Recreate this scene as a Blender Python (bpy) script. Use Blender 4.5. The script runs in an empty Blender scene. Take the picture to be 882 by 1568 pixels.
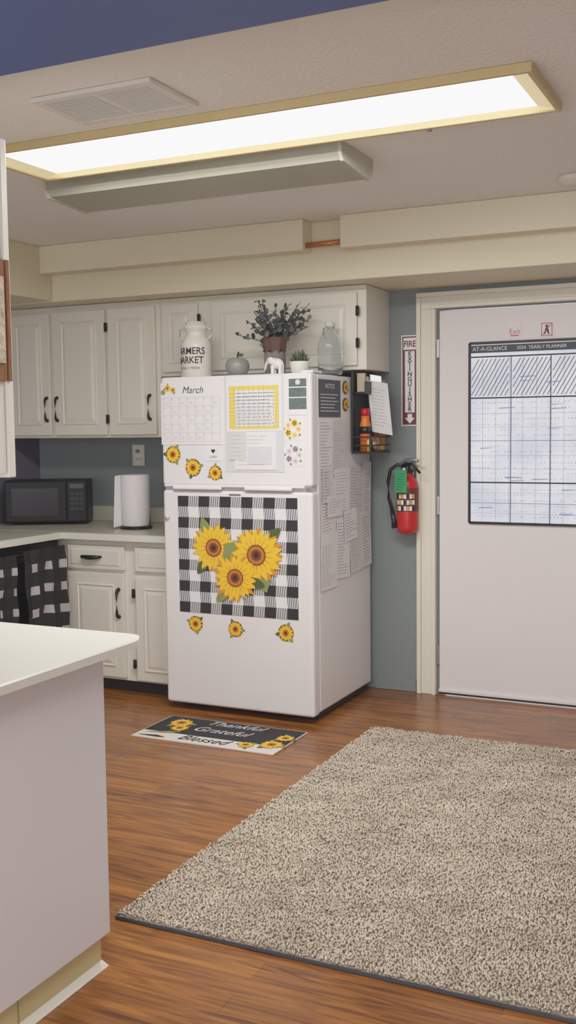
import bpy, bmesh, math, random
import numpy as np
from mathutils import Vector, Matrix
random.seed(7); rs=np.random.RandomState(3)
SC=1.07
scn=bpy.context.scene
def lin(c):
    return tuple(((v/255)/12.92 if v/255<=.04045 else ((v/255+.055)/1.055)**2.4) for v in c)+(1,)
MATS={}
def M(name,rgb,rough=.6,var=.06,scale=8,bump=0,bscale=200,metal=0,spec=.5,emit=0,trans=0,stretch=None,coat=0):
    if name in MATS: return MATS[name]
    m=bpy.data.materials.new(name);m.use_nodes=True;nt=m.node_tree
    b=nt.nodes['Principled BSDF']
    tc=nt.nodes.new('ShaderNodeTexCoord');mp=nt.nodes.new('ShaderNodeMapping')
    if stretch: mp.inputs['Scale'].default_value=stretch
    nt.links.new(tc.outputs['Object'],mp.inputs[0])
    n=nt.nodes.new('ShaderNodeTexNoise');n.inputs['Scale'].default_value=scale;n.inputs['Detail'].default_value=4
    nt.links.new(mp.outputs[0],n.inputs['Vector'])
    mx=nt.nodes.new('ShaderNodeMix');mx.data_type='RGBA'
    c=lin(rgb)
    mx.inputs[6].default_value=tuple(max(0,v*(1-var)) for v in c[:3])+(1,)
    mx.inputs[7].default_value=tuple(min(1,v*(1+var)) for v in c[:3])+(1,)
    nt.links.new(n.outputs['Fac'],mx.inputs[0]);nt.links.new(mx.outputs[2],b.inputs['Base Color'])
    b.inputs['Roughness'].default_value=rough;b.inputs['Metallic'].default_value=metal
    b.inputs['Specular IOR Level'].default_value=spec;b.inputs['Coat Weight'].default_value=coat
    if trans: b.inputs['Transmission Weight'].default_value=trans
    if emit:
        nt.links.new(mx.outputs[2],b.inputs['Emission Color']);b.inputs['Emission Strength'].default_value=emit
    if bump:
        n2=nt.nodes.new('ShaderNodeTexNoise');n2.inputs['Scale'].default_value=bscale;n2.inputs['Detail'].default_value=3
        nt.links.new(mp.outputs[0],n2.inputs['Vector'])
        bp=nt.nodes.new('ShaderNodeBump');bp.inputs['Strength'].default_value=bump;bp.inputs['Distance'].default_value=.01
        nt.links.new(n2.outputs['Fac'],bp.inputs['Height']);nt.links.new(bp.outputs[0],b.inputs['Normal'])
    MATS[name]=m;return m
class MB:
    def __init__(s): s.v=[];s.f=[];s.mi=[];s.sm=[];s.mats=[]
    def idx(s,m):
        if m not in s.mats: s.mats.append(m)
        return s.mats.index(m)
    def add(s,vs,fs,m,smooth=False):
        o=len(s.v);s.v+= [tuple(v) for v in vs];k=s.idx(m)
        for f in fs: s.f.append(tuple(i+o for i in f));s.mi.append(k);s.sm.append(smooth)
    def box(s,x0,x1,y0,y1,z0,z1,m,bev=0,seg=2,T=None):
        bm=bmesh.new();bmesh.ops.create_cube(bm,size=1)
        for v in bm.verts: v.co=Vector(((x0+x1)/2+v.co.x*(x1-x0),(y0+y1)/2+v.co.y*(y1-y0),(z0+z1)/2+v.co.z*(z1-z0)))
        if bev: bmesh.ops.bevel(bm,geom=bm.edges[:],offset=bev,segments=seg,profile=.5,affect='EDGES')
        if T: bmesh.ops.transform(bm,matrix=T,verts=bm.verts)
        bm.verts.index_update()
        s.add([v.co[:] for v in bm.verts],[[v.index for v in f.verts] for f in bm.faces],m);bm.free()
    def slab(s,pl,u0,u1,v0,v1,o0,o1,m):
        P=[pl(u,v,o) for o in (o0,o1) for u,v in ((u0,v0),(u1,v0),(u1,v1),(u0,v1))]
        s.add(P,[(0,1,2,3),(4,5,6,7),(0,1,5,4),(1,2,6,5),(2,3,7,6),(3,0,4,7)],m)
    def poly(s,pl,pts,o,m): s.add([pl(u,v,o) for u,v in pts],[tuple(range(len(pts)))],m)
    def disc(s,pl,u,v,r,o,m,n=24,ry=None):
        ry=ry or r;s.poly(pl,[(u+r*math.cos(2*math.pi*i/n),v+ry*math.sin(2*math.pi*i/n)) for i in range(n)],o,m)
    def lathe(s,c,prof,m,n=32,smooth=True,T=None):
        vs=[];fs=[]
        for r,z in prof:
            for i in range(n):
                a=2*math.pi*i/n;vs.append(Vector((r*math.cos(a),r*math.sin(a),z)))
        for j in range(len(prof)-1):
            for i in range(n):
                k=(i+1)%n;fs.append((j*n+i,j*n+k,(j+1)*n+k,(j+1)*n+i))
        if prof[0][0]>1e-5: fs.append(tuple(range(n))[::-1])
        if prof[-1][0]>1e-5: fs.append(tuple((len(prof)-1)*n+i for i in range(n)))
        if T: vs=[T@v for v in vs]
        s.add([tuple(v+Vector(c)) for v in vs],fs,m,smooth)
    def ell(s,c,r,m,n=16,R=None):
        vs=[];fs=[];k=n//2
        for j in range(k+1):
            t=math.pi*j/k
            for i in range(n):
                a=2*math.pi*i/n
                p=Vector((r[0]*math.sin(t)*math.cos(a),r[1]*math.sin(t)*math.sin(a),r[2]*math.cos(t)))
                if R: p=R@p
                vs.append(tuple(p+Vector(c)))
        for j in range(k):
            for i in range(n): fs.append((j*n+i,j*n+(i+1)%n,(j+1)*n+(i+1)%n,(j+1)*n+i))
        s.add(vs,fs,m,True)
    def tube(s,pts,r,m,n=10,smooth=True):
        pts=[Vector(p) for p in pts];rr=r if isinstance(r,(list,tuple)) else [r]*len(pts)
        vs=[];fs=[];ref=None
        for i,p in enumerate(pts):
            d=(pts[min(i+1,len(pts)-1)]-pts[max(i-1,0)]).normalized()
            if ref is None:
                ref=Vector((0,0,1)) if abs(d.z)<.9 else Vector((1,0,0))
            a=d.cross(ref).normalized();b=d.cross(a).normalized()
            for k in range(n):
                t=2*math.pi*k/n;vs.append(tuple(p+(a*math.cos(t)+b*math.sin(t))*rr[i]))
        for i in range(len(pts)-1):
            for k in range(n): fs.append((i*n+k,i*n+(k+1)%n,(i+1)*n+(k+1)%n,(i+1)*n+k))
        fs.append(tuple(range(n)));fs.append(tuple((len(pts)-1)*n+k for k in range(n)))
        s.add(vs,fs,m,smooth)
    def frame(s,x0,x1,y0,y1,z0,z1,w,m,bev=.002):
        s.box(x0,x1,y0,y0+w,z0,z1,m,bev);s.box(x0,x1,y1-w,y1,z0,z1,m,bev)
        s.box(x0,x0+w,y0+w,y1-w,z0,z1,m,bev);s.box(x1-w,x1,y0+w,y1-w,z0,z1,m,bev)
    def text(s,pl,t,u,v,h,o,m,w=None,shear=0,ang=0,align='CENTER',bold=0):
        c=bpy.data.curves.new('tmp','FONT');c.body=t;c.size=h;c.align_x=align;c.align_y='CENTER';c.shear=shear;c.resolution_u=3;c.offset=bold
        ob=bpy.data.objects.new('tmp',c);bpy.context.collection.objects.link(ob)
        bpy.context.view_layer.update()
        me=ob.to_mesh();co=[vv.co.copy() for vv in me.vertices];fs=[tuple(p.vertices) for p in me.polygons]
        ob.to_mesh_clear();bpy.data.objects.remove(ob);bpy.data.curves.remove(c)
        if not co: return
        sx=1
        if w:
            ww=max(p.x for p in co)-min(p.x for p in co);sx=w/ww
        ca,sa=math.cos(ang),math.sin(ang)
        s.add([pl(u+p.x*sx*ca-p.y*sa,v+p.x*sx*sa+p.y*ca,o) for p in co],fs,m)
    def obj(s,name,parent=None,recalc=True,loc=None):
        if not s.v: raise RuntimeError(name)
        xs=np.array(s.v)
        if parent is None and loc is None:
            loc=((xs[:,0].min()+xs[:,0].max())/2,(xs[:,1].min()+xs[:,1].max())/2,xs[:,2].min())
        L=Vector(loc) if loc is not None else Vector((0,0,0))
        if parent is not None: L=Vector(parent.location)
        me=bpy.data.meshes.new(name);me.from_pydata([tuple(Vector(v)-L) for v in s.v],[],s.f)
        for m in s.mats: me.materials.append(m)
        me.polygons.foreach_set('material_index',s.mi);me.polygons.foreach_set('use_smooth',s.sm)
        if recalc:
            bm=bmesh.new();bm.from_mesh(me);bmesh.ops.recalc_face_normals(bm,faces=bm.faces);bm.to_mesh(me);bm.free()
        me.update()
        ob=bpy.data.objects.new(name,me);bpy.context.collection.objects.link(ob)
        if parent is not None: ob.parent=parent
        else: ob.location=L
        return ob
def G(name,loc):
    e=bpy.data.objects.new(name,None);e.empty_display_size=.1;bpy.context.collection.objects.link(e);e.location=loc;return e
# ---------------- materials
wallp=M('wall_paint_greygreen',(124,133,134),.7,.04,3,.15,120)
wallL=M('wall_paint_side',(104,98,116),.7,.04,3,.15,120)
ceilm=M('ceiling_paint',(242,242,238),.8,.03,2,.5,70)
soff=M('soffit_cream',(222,214,186),.6,.03,2,.1,90)
soff2=M('soffit_cream_box',(228,221,196),.6,.03,2,.1,90)
bluem=M('blue_paint',(84,106,166),.6,.05,3,.15,90)
white=M('white_cabinet_paint',(222,218,206),.42,.03,4)
whited=M('white_door_paint',(224,218,218),.45,.03,2)
trimm=M('trim_white',(222,217,202),.45,.03,4)
fridgew=M('fridge_enamel',(230,227,228),.3,.015,6,.05,400)
lam=M('laminate_pale',(222,219,224),.35,.02,3)
ctop=M('countertop_pale',(222,221,212),.3,.05,30)
ctop2=M('countertop_grey',(190,188,172),.3,.10,40)
cove=M('cove_base_beige',(206,192,142),.5,.05,6)
black=M('black_plastic',(28,27,32),.35,.1,10)
mwb=M('microwave_black',(16,15,20),.45,.1,10,spec=.3)
blackm=M('black_metal',(22,22,24),.4,.1,10,metal=.3)
dark=M('near_black_parts',(38,34,32),.8,.1,10)  # near-black for toe kicks, feet, door sweep and outlet slots
paper=M('paper_white',(230,228,230),.7,.02,10)
paper2=M('paper_grey',(210,209,210),.7,.04,10)
ink=M('ink_grey',(136,136,142),.8,.1,20)
inkl=M('ink_pale',(168,168,174),.8,.1,20)
inkd=M('ink_black',(25,25,28),.7,.05,20)
yel=M('petal_yellow',(240,190,45),.6,.12,60)
amb=M('petal_amber',(214,140,30),.6,.12,60)
brn=M('seed_brown',(110,62,28),.7,.2,90)
org=M('seed_orange',(190,110,40),.7,.2,90)
drk=M('seed_dark',(52,34,24),.8,.2,90)
grn=M('leaf_green',(70,88,48),.6,.2,60)
grnl=M('leaf_green_light',(128,140,80),.6,.2,60)
gray=M('check_grey',(120,120,124),.7,.15,300)
red=M('red_enamel',(186,28,30),.3,.05,10)
dred=M('sign_dark_red',(104,30,38),.45,.05,10)
orange=M('orange_plastic',(226,110,35),.4,.05,10)
green=M('green_tag',(40,140,85),.6,.05,10)
copper=M('copper_pipe',(196,120,72),.4,.1,20,metal=.4)
steel=M('brushed_steel',(180,180,182),.3,.05,20,metal=.9)
lens=M('acrylic_lens',(166,166,150),.35,.05,6,.2,150)
purple=M('petal_lilac',(190,180,215),.6,.1,40)
# floor wood
fm=bpy.data.materials.new('wood_plank_floor');fm.use_nodes=True;nt=fm.node_tree;b=nt.nodes['Principled BSDF']
tc=nt.nodes.new('ShaderNodeTexCoord')
br=nt.nodes.new('ShaderNodeTexBrick');br.offset=.37;br.inputs['Scale'].default_value=1;br.inputs['Brick Width'].default_value=.95;br.inputs['Row Height'].default_value=.085
br.inputs['Mortar Size'].default_value=.0014;br.inputs['Mortar Smooth'].default_value=.3;br.inputs['Bias'].default_value=0
br.inputs['Color1'].default_value=lin((90,48,18));br.inputs['Color2'].default_value=lin((148,90,36));br.inputs['Mortar'].default_value=lin((56,28,10))
nt.links.new(tc.outputs['Object'],br.inputs['Vector'])
mp=nt.nodes.new('ShaderNodeMapping');mp.inputs['Scale'].default_value=(1.2,15,1);nt.links.new(tc.outputs['Object'],mp.inputs[0])
n1=nt.nodes.new('ShaderNodeTexNoise');n1.inputs['Scale'].default_value=2.2;n1.inputs['Detail'].default_value=8;n1.inputs['Distortion'].default_value=1.6;nt.links.new(mp.outputs[0],n1.inputs['Vector'])
rp=nt.nodes.new('ShaderNodeValToRGB');rp.color_ramp.elements[0].position=.34;rp.color_ramp.elements[0].color=lin((76,38,13));rp.color_ramp.elements[1].position=.68;rp.color_ramp.elements[1].color=lin((176,114,50))
nt.links.new(n1.outputs['Fac'],rp.inputs[0])
mx=nt.nodes.new('ShaderNodeMix');mx.data_type='RGBA';mx.inputs[0].default_value=.55;nt.links.new(br.outputs['Color'],mx.inputs[6]);nt.links.new(rp.outputs[0],mx.inputs[7])
nt.links.new(mx.outputs[2],b.inputs['Base Color']);b.inputs['Roughness'].default_value=.25;b.inputs['Specular IOR Level'].default_value=.4
bp=nt.nodes.new('ShaderNodeBump');bp.inputs['Strength'].default_value=.12;bp.inputs['Distance'].default_value=.004
nt.links.new(n1.outputs['Fac'],bp.inputs['Height']);nt.links.new(bp.outputs[0],b.inputs['Normal'])
# ---------------- room
def one(name,*a,**k):
    mb=MB();mb.box(*a,**k);return mb.obj(name)
XL,XR,YB,YF=-4.047,1.7,5.04,-2.6;H=2.29
one('floor',XL-.1,XR+.1,YF,YB+.1,-.08,0,fm)
one('ceiling',XL-.1,XR+.1,YF,YB+.1,H,H+.08,ceilm)
mb=MB();mb.box(XL-.1,-1.585,YB,YB+.12,0,H,wallp);mb.box(-.68,XR+.1,YB,YB+.12,0,H,wallp);mb.box(-1.585,-.68,YB,YB+.12,1.907,H,wallp);mb.obj('wall_back')
one('wall_left',XL-.1,XL,YF,YB,0,H,wallL)
one('wall_right',XR,XR+.1,YF,YB,0,H,M('wall_paint_right',(214,212,208),.7,.03,3))
mb=MB();mb.box(XL,XR,4.55,YB,2.015,H-.0005,soff,.004);mb.box(XL,-3.54,2.9,4.548,2.02,H-.0005,soff,.004);mb.obj('soffit_beam')
mb=MB();mb.box(-3.54,-2.043,4.45,4.549,2.15,H-.001,soff2,.004);mb.box(-1.859,XR,4.45,4.549,2.145,H-.001,soff2,.004);mb.obj('soffit_duct_box')
mb=MB();mb.tube([(-2.042,4.49,2.175),(-1.86,4.49,2.178)],.013,copper,16);mb.obj('copper_pipe')
mb=MB();mb.box(XL,XR,1.1,2.08,2.2,H-.001,bluem,.004);mb.obj('header_beam')
one('baseboard_back',-1.925,-1.70,5.025,5.039,0,.06,wallp,bev=.003)
one('baseboard_right_back',-.56,XR,5.025,5.039,0,.06,trimm,bev=.003)
# ---------------- door
mb=MB()
for x0,x1,z0,z1 in ((-1.69,-1.592,0,1.912),(-.673,-.575,0,1.912),(-1.69,-.575,1.912,1.99)):
    mb.box(x0,x1,5.015,5.039,z0,z1,trimm,.003)
for x0,x1,z0,z1 in ((-1.69,-1.668,0,1.969),(-.597,-.575,0,1.969),(-1.69,-.575,1.97,1.992)):
    mb.box(x0,x1,5.003,5.014,z0,z1,trimm,.003)
mb.box(-1.612,-1.592,5.0,5.0145,0,1.912,trimm,.003);mb.box(-.673,-.653,5.0,5.0145,0,1.912,trimm,.003);mb.box(-1.612,-.653,5.0,5.0145,1.913,1.93,trimm,.003)
mb.obj('trim_1')
d=G('door_1',(-1.13,5.05,0))
mb=MB();mb.box(-1.578,-.687,5.028,5.07,.03,1.9,whited,.003)
mb.obj('slab',d)
DP=lambda u,v,o:(u,5.028-o,v)
mb=MB();mb.lathe((-.75,4.985,.93),[(.0,-.03),(.022,-.028),(.028,-.01),(.024,.01),(.012,.02),(.012,.045)],steel,20,T=Matrix.Rotation(math.radians(-90),3,'X'));mb.obj('knob',d)
mb=MB()
for z in (1.72,.95,.2): mb.box(-1.592,-1.578,5.022,5.03,z-.045,z+.045,steel,.002)
mb.obj('hinges',d)
mb=MB();mb.box(-1.579,-.686,5.02,5.05,.006,.016,dark);mb.box(-1.579,-.686,5.018,5.06,.016,.032,whited,.002);mb.obj('sweep',d)
# window + planner film; daylight through it is put in as emission
pm=bpy.data.materials.new('emissive_planner_film');pm.use_nodes=True;nt=pm.node_tree;b=nt.nodes['Principled BSDF']
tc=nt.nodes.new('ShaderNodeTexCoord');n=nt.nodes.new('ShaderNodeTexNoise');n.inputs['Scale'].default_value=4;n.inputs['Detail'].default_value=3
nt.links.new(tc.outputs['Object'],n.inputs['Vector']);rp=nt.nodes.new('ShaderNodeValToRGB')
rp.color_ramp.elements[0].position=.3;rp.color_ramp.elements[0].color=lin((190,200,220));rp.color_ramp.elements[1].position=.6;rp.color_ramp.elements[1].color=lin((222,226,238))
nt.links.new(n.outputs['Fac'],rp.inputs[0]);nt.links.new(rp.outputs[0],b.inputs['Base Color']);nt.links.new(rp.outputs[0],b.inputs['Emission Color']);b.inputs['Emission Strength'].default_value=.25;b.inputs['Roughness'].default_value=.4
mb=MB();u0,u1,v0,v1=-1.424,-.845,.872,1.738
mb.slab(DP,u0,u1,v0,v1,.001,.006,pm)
for a,bb,c,dd in ((u0-.006,u0+.006,v0,v1),(u1-.006,u1+.006,v0,v1),(u0,u1,v0-.006,v0+.006),(u0,u1,v1-.008,v1+.005)): mb.slab(DP,a,bb,c,dd,.0,.011,blackm)
mb.slab(DP,u0,u1,1.668,1.674,.006,.008,inkd)
mb.slab(DP,u0,u1,1.69,1.726,.006,.0075,M('planner_header',(60,68,80),.6,.1,30))
mb.text(DP,'AT-A-GLANCE',-1.41,1.708,.026,.0082,paper,align='LEFT')
mb.text(DP,'2024  YEARLY PLANNER',-1.08,1.708,.022,.0082,paper)
for z in (1.475,1.069): mb.slab(DP,u0,u1,z-.003,z+.003,.006,.009,inkd)
hl=M('ink_blue',(92,104,136),.7)
for x in (-1.223,-1.035): mb.slab(DP,x-.002,x+.002,v0,1.67,.006,.0085,hl)
for k in range(9): 
    xx=u0+k*.0643; mb.slab(DP,xx-.0006,xx+.0006,v0,1.67,.006,.0074,inkl)
for z in (1.27,.97): mb.slab(DP,u0,u1,z-.001,z+.001,.006,.0078,hl)
for z in (1.40,1.335,1.2,1.135,1.02,.92):mb.slab(DP,u0,u1,z-.0006,z+.0006,.006,.0076,inkl)
for bx in (-1.42,-1.219,-1.031):
    w=.19 
    for k in range(14):
        s=bx+k*.0205-.06
        x0=max(s,bx+.004);t0=(x0-s)/.10;x1=min(s+.10,bx+w-.006,u1-.01)
        if x1-x0<.01: continue
        t1=(x1-s)/.10
        z0=1.485+.175*t0;z1=1.485+.175*t1
        mb.poly(DP,[(x0,z0),(x0+.0032,z0),(x1+.0032,z1),(x1,z1)],.0085,inkd)
for r in range(22):
    z=1.45-r*.026
    if abs(z-1.069)<.012: continue
    for k in range(36):
        if random.random()<.6:
            xx=u0+.012+k*.0158; mb.slab(DP,xx,xx+.005,z,z+.003,.006,.0072,inkl if r%3 else ink)
for r in range(16):
    xx=random.uniform(u0+.03,u1-.1);z=random.uniform(.9,1.6);mb.poly(DP,[(xx,z),(xx+random.uniform(.03,.08),z+.003),(xx+.07,z+.006),(xx,z+.004)],.0088,M('marker_blue',(110,150,205),.6))
mb.obj('window_planner_calendar')
for nm,x,z in (('exit_sticker',-1.208,1.789),('no_walking_sign',-1.057,1.788)):
    mb=MB();mb.slab(DP,x-.032,x+.032,z-.036,z+.036,.0005,.003,paper)
    if 'exit' in nm: mb.text(DP,'Exit',x,z-.005,.035,.0035,red);mb.slab(DP,x-.02,x+.02,z-.026,z-.02,.0005,.0035,red)
    else:
        for q in ((x-.026,x+.026,z-.03,z-.026),(x-.026,x+.026,z+.026,z+.03),(x-.026,x-.022,z-.03,z+.03),(x+.022,x+.026,z-.03,z+.03)): mb.slab(DP,q[0],q[1],q[2],q[3],.0005,.0035,red)
        mb.disc(DP,x,z+.015,.006,.0035,inkd);mb.poly(DP,[(x-.006,z+.008),(x+.006,z+.008),(x+.012,z-.022),(x+.006,z-.022),(x,z-.006),(x-.008,z-.022),(x-.013,z-.02)],.0035,inkd)
        mb.poly(DP,[(x-.02,z-.022),(x-.016,z-.024),(x+.02,z+.022),(x+.016,z+.024)],.004,red)
    mb.obj(nm)
# ---------------- cabinets
def pdoor(mb,x0,x1,z0,z1,y,m=white):
    mb.box(x0,x1,y,y+.02,z0,z1,m,.004)
    w=min(.055,(x1-x0)*.2);a,b_,c,d_=x0+w,x1-w,z0+w,z1-w
    f=lambda u0,u1,v0,v1,o:[(u0,y-o,v0),(u1,y-o,v0),(u1,y-o,v1),(u0,y-o,v1)]
    rings=[f(a,b_,c,d_,.0002),f(a+.004,b_-.004,c+.004,d_-.004,.006),f(a+.009,b_-.009,c+.009,d_-.009,.006),f(a+.014,b_-.014,c+.014,d_-.014,.0005),f(a+.032,b_-.032,c+.032,d_-.032,.006)]
    vs=sum(rings,[]);fs=[]
    for r in range(4):
        for k in range(4): fs.append((r*4+k,r*4+(k+1)%4,r*4+4+(k+1)%4,r*4+4+k))
    fs.append((16,17,18,19));mb.add(vs,fs,m)
def vpull(mb,x,z0,z1,y,r=.0065):
    mb.tube([(x,y,z0),(x,y-.014,z0+.004),(x,y-.02,z0+.014),(x,y-.022,(z0+z1)/2),(x,y-.02,z1-.014),(x,y-.014,z1-.004),(x,y,z1)],[r*1.5,r*1.2,r,r*.9,r,r*1.2,r*1.5],blackm,10)
def hinge(mb,x,z,y): mb.box(x-.009,x+.009,y-.006,y+.002,z-.022,z+.022,blackm,.002);mb.tube([(x,y-.006,z-.024),(x,y-.006,z+.024)],.004,blackm,8)
c=G('upper_cabinets',(-2.95,4.87,1.3))
mb=MB();mb.box(-4.045,-2.985,4.72,5.038,1.3,2.013,white,.003);mb.box(-2.984,-1.84,4.72,5.038,1.615,2.013,white,.003)
mb.obj('carcass',c)
mb=MB()
for x0,x1,z0 in ((-3.97,-3.688,1.315),(-3.665,-3.322,1.315),(-3.302,-3.008,1.315),(-2.965,-2.75,1.635),(-2.67,-1.882,1.635)): pdoor(mb,x0,x1,z0,1.98,4.70)
mb.obj('doors',c)
mb=MB()
vpull(mb,-3.712,1.395,1.52,4.70);vpull(mb,-3.642,1.395,1.52,4.70);vpull(mb,-3.043,1.395,1.52,4.70)
for x,z in ((-3.312,1.885),(-3.312,1.40),(-1.876,1.89),(-1.876,1.74),(-2.74,1.9),(-2.74,1.7)): hinge(mb,x,z,4.70)
mb.obj('pulls_and_hinges',c)
c=G('base_cabinets',(-3.3,4.7,0))
mb=MB();mb.box(-3.44,-2.722,4.44,5.038,.065,.78,white,.002);mb.box(-4.045,-3.441,4.44,5.038,.065,.78,white,.002);mb.box(-4.045,-2.722,4.5,5.03,0,.065,dark)
mb.box(-4.045,-3.44,2.95,3.66,.065,.78,white,.002);mb.box(-4.045,-3.5,2.95,3.66,0,.065,dark);mb.obj('carcass',c)
mb=MB()
pdoor(mb,-3.39,-3.045,.08,.615,4.42);pdoor(mb,-2.975,-2.73,.075,.60,4.42)
for x0,x1 in ((-3.39,-3.04),(-2.975,-2.73)): mb.box(x0,x1,4.42,4.44,.632,.755,white,.004);mb.box(x0+.025,x1-.025,4.416,4.422,.655,.732,white,.003)
mb.obj('doors_and_drawers',c)
mb=MB();vpull(mb,-3.075,.395,.535,4.42,.0075)
mb.tube([(-3.285,4.416,.698),(-3.28,4.395,.698),(-3.24,4.39,.696),(-3.215,4.39,.696),(-3.18,4.395,.698),(-3.175,4.416,.698)],[.006,.009,.012,.012,.009,.006],blackm)
for z in (.16,.52): hinge(mb,-2.985,z,4.42);
mb.obj('pulls',c)
mb=MB();mb.box(-4.045,-2.715,4.395,5.038,.782,.82,ctop2,.008,3);mb.box(-4.045,-3.41,2.95,4.394,.782,.82,ctop2,.008,3)
mb.box(-4.0,-2.715,5.018,5.038,.8205,.905,ctop2,.003)
mb.box(-3.403,-2.715,4.388,4.3945,.785,.817,ctop,.002);mb.box(-3.4095,-3.403,2.95,4.394,.785,.817,ctop,.002)
mb.obj('countertop',c)
# ------- oven & towel
o=G('wall_oven_range',(-3.75,4.05,0))
mb=MB();mb.box(-4.04,-3.45,3.68,4.42,.06,.775,black,.004);mb.box(-4.0,-3.5,3.7,4.4,0,.06,dark);mb.obj('body',o)
mb=MB();mb.box(-3.45,-3.43,3.70,4.40,.12,.70,black,.006);mb.box(-3.432,-3.428,3.8,4.3,.25,.55,M('oven_glass',(12,12,14),.1),.001);mb.obj('oven_door',o)
mb=MB();mb.tube([(-3.43,3.73,.725),(-3.385,3.73,.735),(-3.385,4.37,.735),(-3.43,4.37,.725)],.009,blackm);mb.obj('handle',o)
mb=MB()
def towel(mb,y0,y1,z0,z1,x,ph):
    ny,nz=24,32;wm=M('towel_white',(180,178,180),.9,.05,40,.3,500);bm_=M('towel_black',(24,22,26),.9,.1,40,.3,500);gm=M('towel_charcoal',(36,34,38),.9,.1,40,.3,500)
    P=[]
    for j in range(nz+1):
        for i in range(ny+1):
            t=j/nz
            y=y0+(y1-y0)*i/ny+.02*t*math.sin(ph+i*.3);z=z1-(z1-z0)*t-.012*math.sin(i*.28+ph)*t
            P.append((x+.016*math.sin(i*.75+ph)*(.2+t)+.005*math.sin(j*.4+i),y,z))
    for j in range(nz):
        for i in range(ny):
            q=(j*(ny+1)+i,j*(ny+1)+i+1,(j+1)*(ny+1)+i+1,(j+1)*(ny+1)+i)
            a,b_=(i%8)>4,(j%8)>4
            mb.add([P[t] for t in q],[(0,1,2,3)],wm if a and b_ else (gm if a or b_ else bm_),True)
towel(mb,3.72,3.99,.35,.75,-3.36,0);towel(mb,4.03,4.36,.31,.76,-3.358,1.4)
mb.obj('checked_dish_towels',recalc=False)
# ------- microwave
ang=math.atan2(.216,.40);T=Matrix.Translation((-3.93,4.58,.822))@Matrix.Rotation(ang,4,'Z')
w=G('microwave_oven',(-3.75,4.75,.822))
mb=MB();mb.box(0,.455,.0,.215,.012,.245,mwb,.006,T=T)
for x in (.03,.42):
    for y in (.03,.18): mb.box(x-.012,x+.012,y-.012,y+.012,0,.012,dark,T=T)
mb.obj('case',w)
mb=MB();mb.box(.006,.34,-.012,.0,.018,.24,mwb,.004,T=T);mb.box(.04,.30,-.0145,-.011,.05,.205,M('smoked_glass',(30,22,34),.25,spec=.3),.001,T=T)
mb.box(.345,.45,-.01,.0,.018,.24,mwb,.003,T=T);mb.box(.36,.435,-.012,-.009,.2,.225,M('display',(40,48,48),.3),T=T)
for r in range(4):
    for q in range(3): mb.box(.362+q*.026,.382+q*.026,-.0115,-.009,.08+r*.027,.098+r*.027,M('key_grey',(34,32,38),.5),T=T)
mb.obj('door_and_keypad',w)
# paper towel
g=G('paper_towel_roll',(-3.14,4.69,.822))
mb=MB();mb.lathe((-3.14,4.69,.835),[(.02,0),(.072,0),(.075,.004),(.075,.266),(.072,.27),(.02,.27),(.02,0)],M('paper_towel',(236,232,234),.95,.03,30,.5,120),40)
mb.add([(-3.205,4.65,.835),(-3.222,4.60,.83),(-3.205,4.65,1.105),(-3.215,4.61,1.10)],[(0,1,3,2)],paper);mb.obj('roll',g)
mb=MB();mb.lathe((-3.14,4.69,.822),[(0,0),(.085,0),(.085,.01),(.0,.012)],blackm,32);mb.tube([(-3.14,4.69,.83),(-3.14,4.69,1.10)],.006,blackm)
mb.tube([(-3.065,4.66,.83),(-3.03,4.64,.83),(-3.02,4.64,.86),(-3.02,4.64,.92)],.004,blackm);mb.obj('holder',g)
# outlet
WP=lambda u,v,o:(u,5.039-o,v)
mb=MB();mb.slab(WP,-3.385,-3.305,1.138,1.256,0,.006,trimm);mb.slab(WP,-3.365,-3.325,1.15,1.245,.006,.008,paper)
mb.box(-3.355,-3.335,5.015,5.032,1.21,1.23,ink,.004)
for u in (-3.355,-3.338): mb.slab(WP,u,u+.004,1.17,1.182,.008,.0085,dark)
mb.obj('wall_outlet')
# ---------------- fridge
f=G('refrigerator',(-2.315,4.65,0))
mb=MB();mb.box(-2.70,-1.928,4.345,4.99,.04,1.583,fridgew,.01,3);mb.box(-2.68,-1.945,4.37,4.97,.012,.05,dark)
for x in (-2.66,-1.97):
    for y in (4.38,4.95): mb.lathe((x,y,0),[(.02,0),(.02,.014)],dark,14)
mb.obj('body',f)
mb=MB();mb.box(-2.705,-1.925,4.27,4.338,1.079,1.586,fridgew,.014,4);mb.obj('freezer_door',f)
mb=MB();mb.box(-2.705,-1.925,4.27,4.338,.034,1.056,fridgew,.014,4);mb.obj('lower_door',f)
mb=MB();mb.box(-2.695,-1.935,4.28,4.345,1.045,1.09,M('gasket_grey',(205,205,208),.6),.003)
mb.box(-2.69,-1.96,4.258,4.275,1.072,1.084,fridgew,.005,3);mb.box(-2.64,-2.38,4.252,4.272,1.060,1.076,fridgew,.006,3);mb.box(-2.26,-2.02,4.252,4.272,1.060,1.076,fridgew,.006,3)
mb.box(-1.99,-1.93,4.30,4.40,1.586,1.598,fridgew,.004);mb.box(-1.96,-1.93,4.276,4.28,1.058,1.078,steel,.001);mb.obj('handles_and_hinges',f)
FF=lambda u,v,o:(u,4.27-o,v)
FS=lambda u,v,o:(-1.9265+o,u,v)
mb=MB();mb.disc(FF,-1.99,1.545,.012,.003,paper2);mb.lathe((-2.68,4.262,.93),[(0,-.004),(.014,-.003),(.014,.008)],paper2,16,T=Matrix.Rotation(math.radians(-90),3,'X'));mb.slab(FF,-2.345,-2.285,1.035,1.043,0,.002,steel);mb.obj('badges',f)
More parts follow.
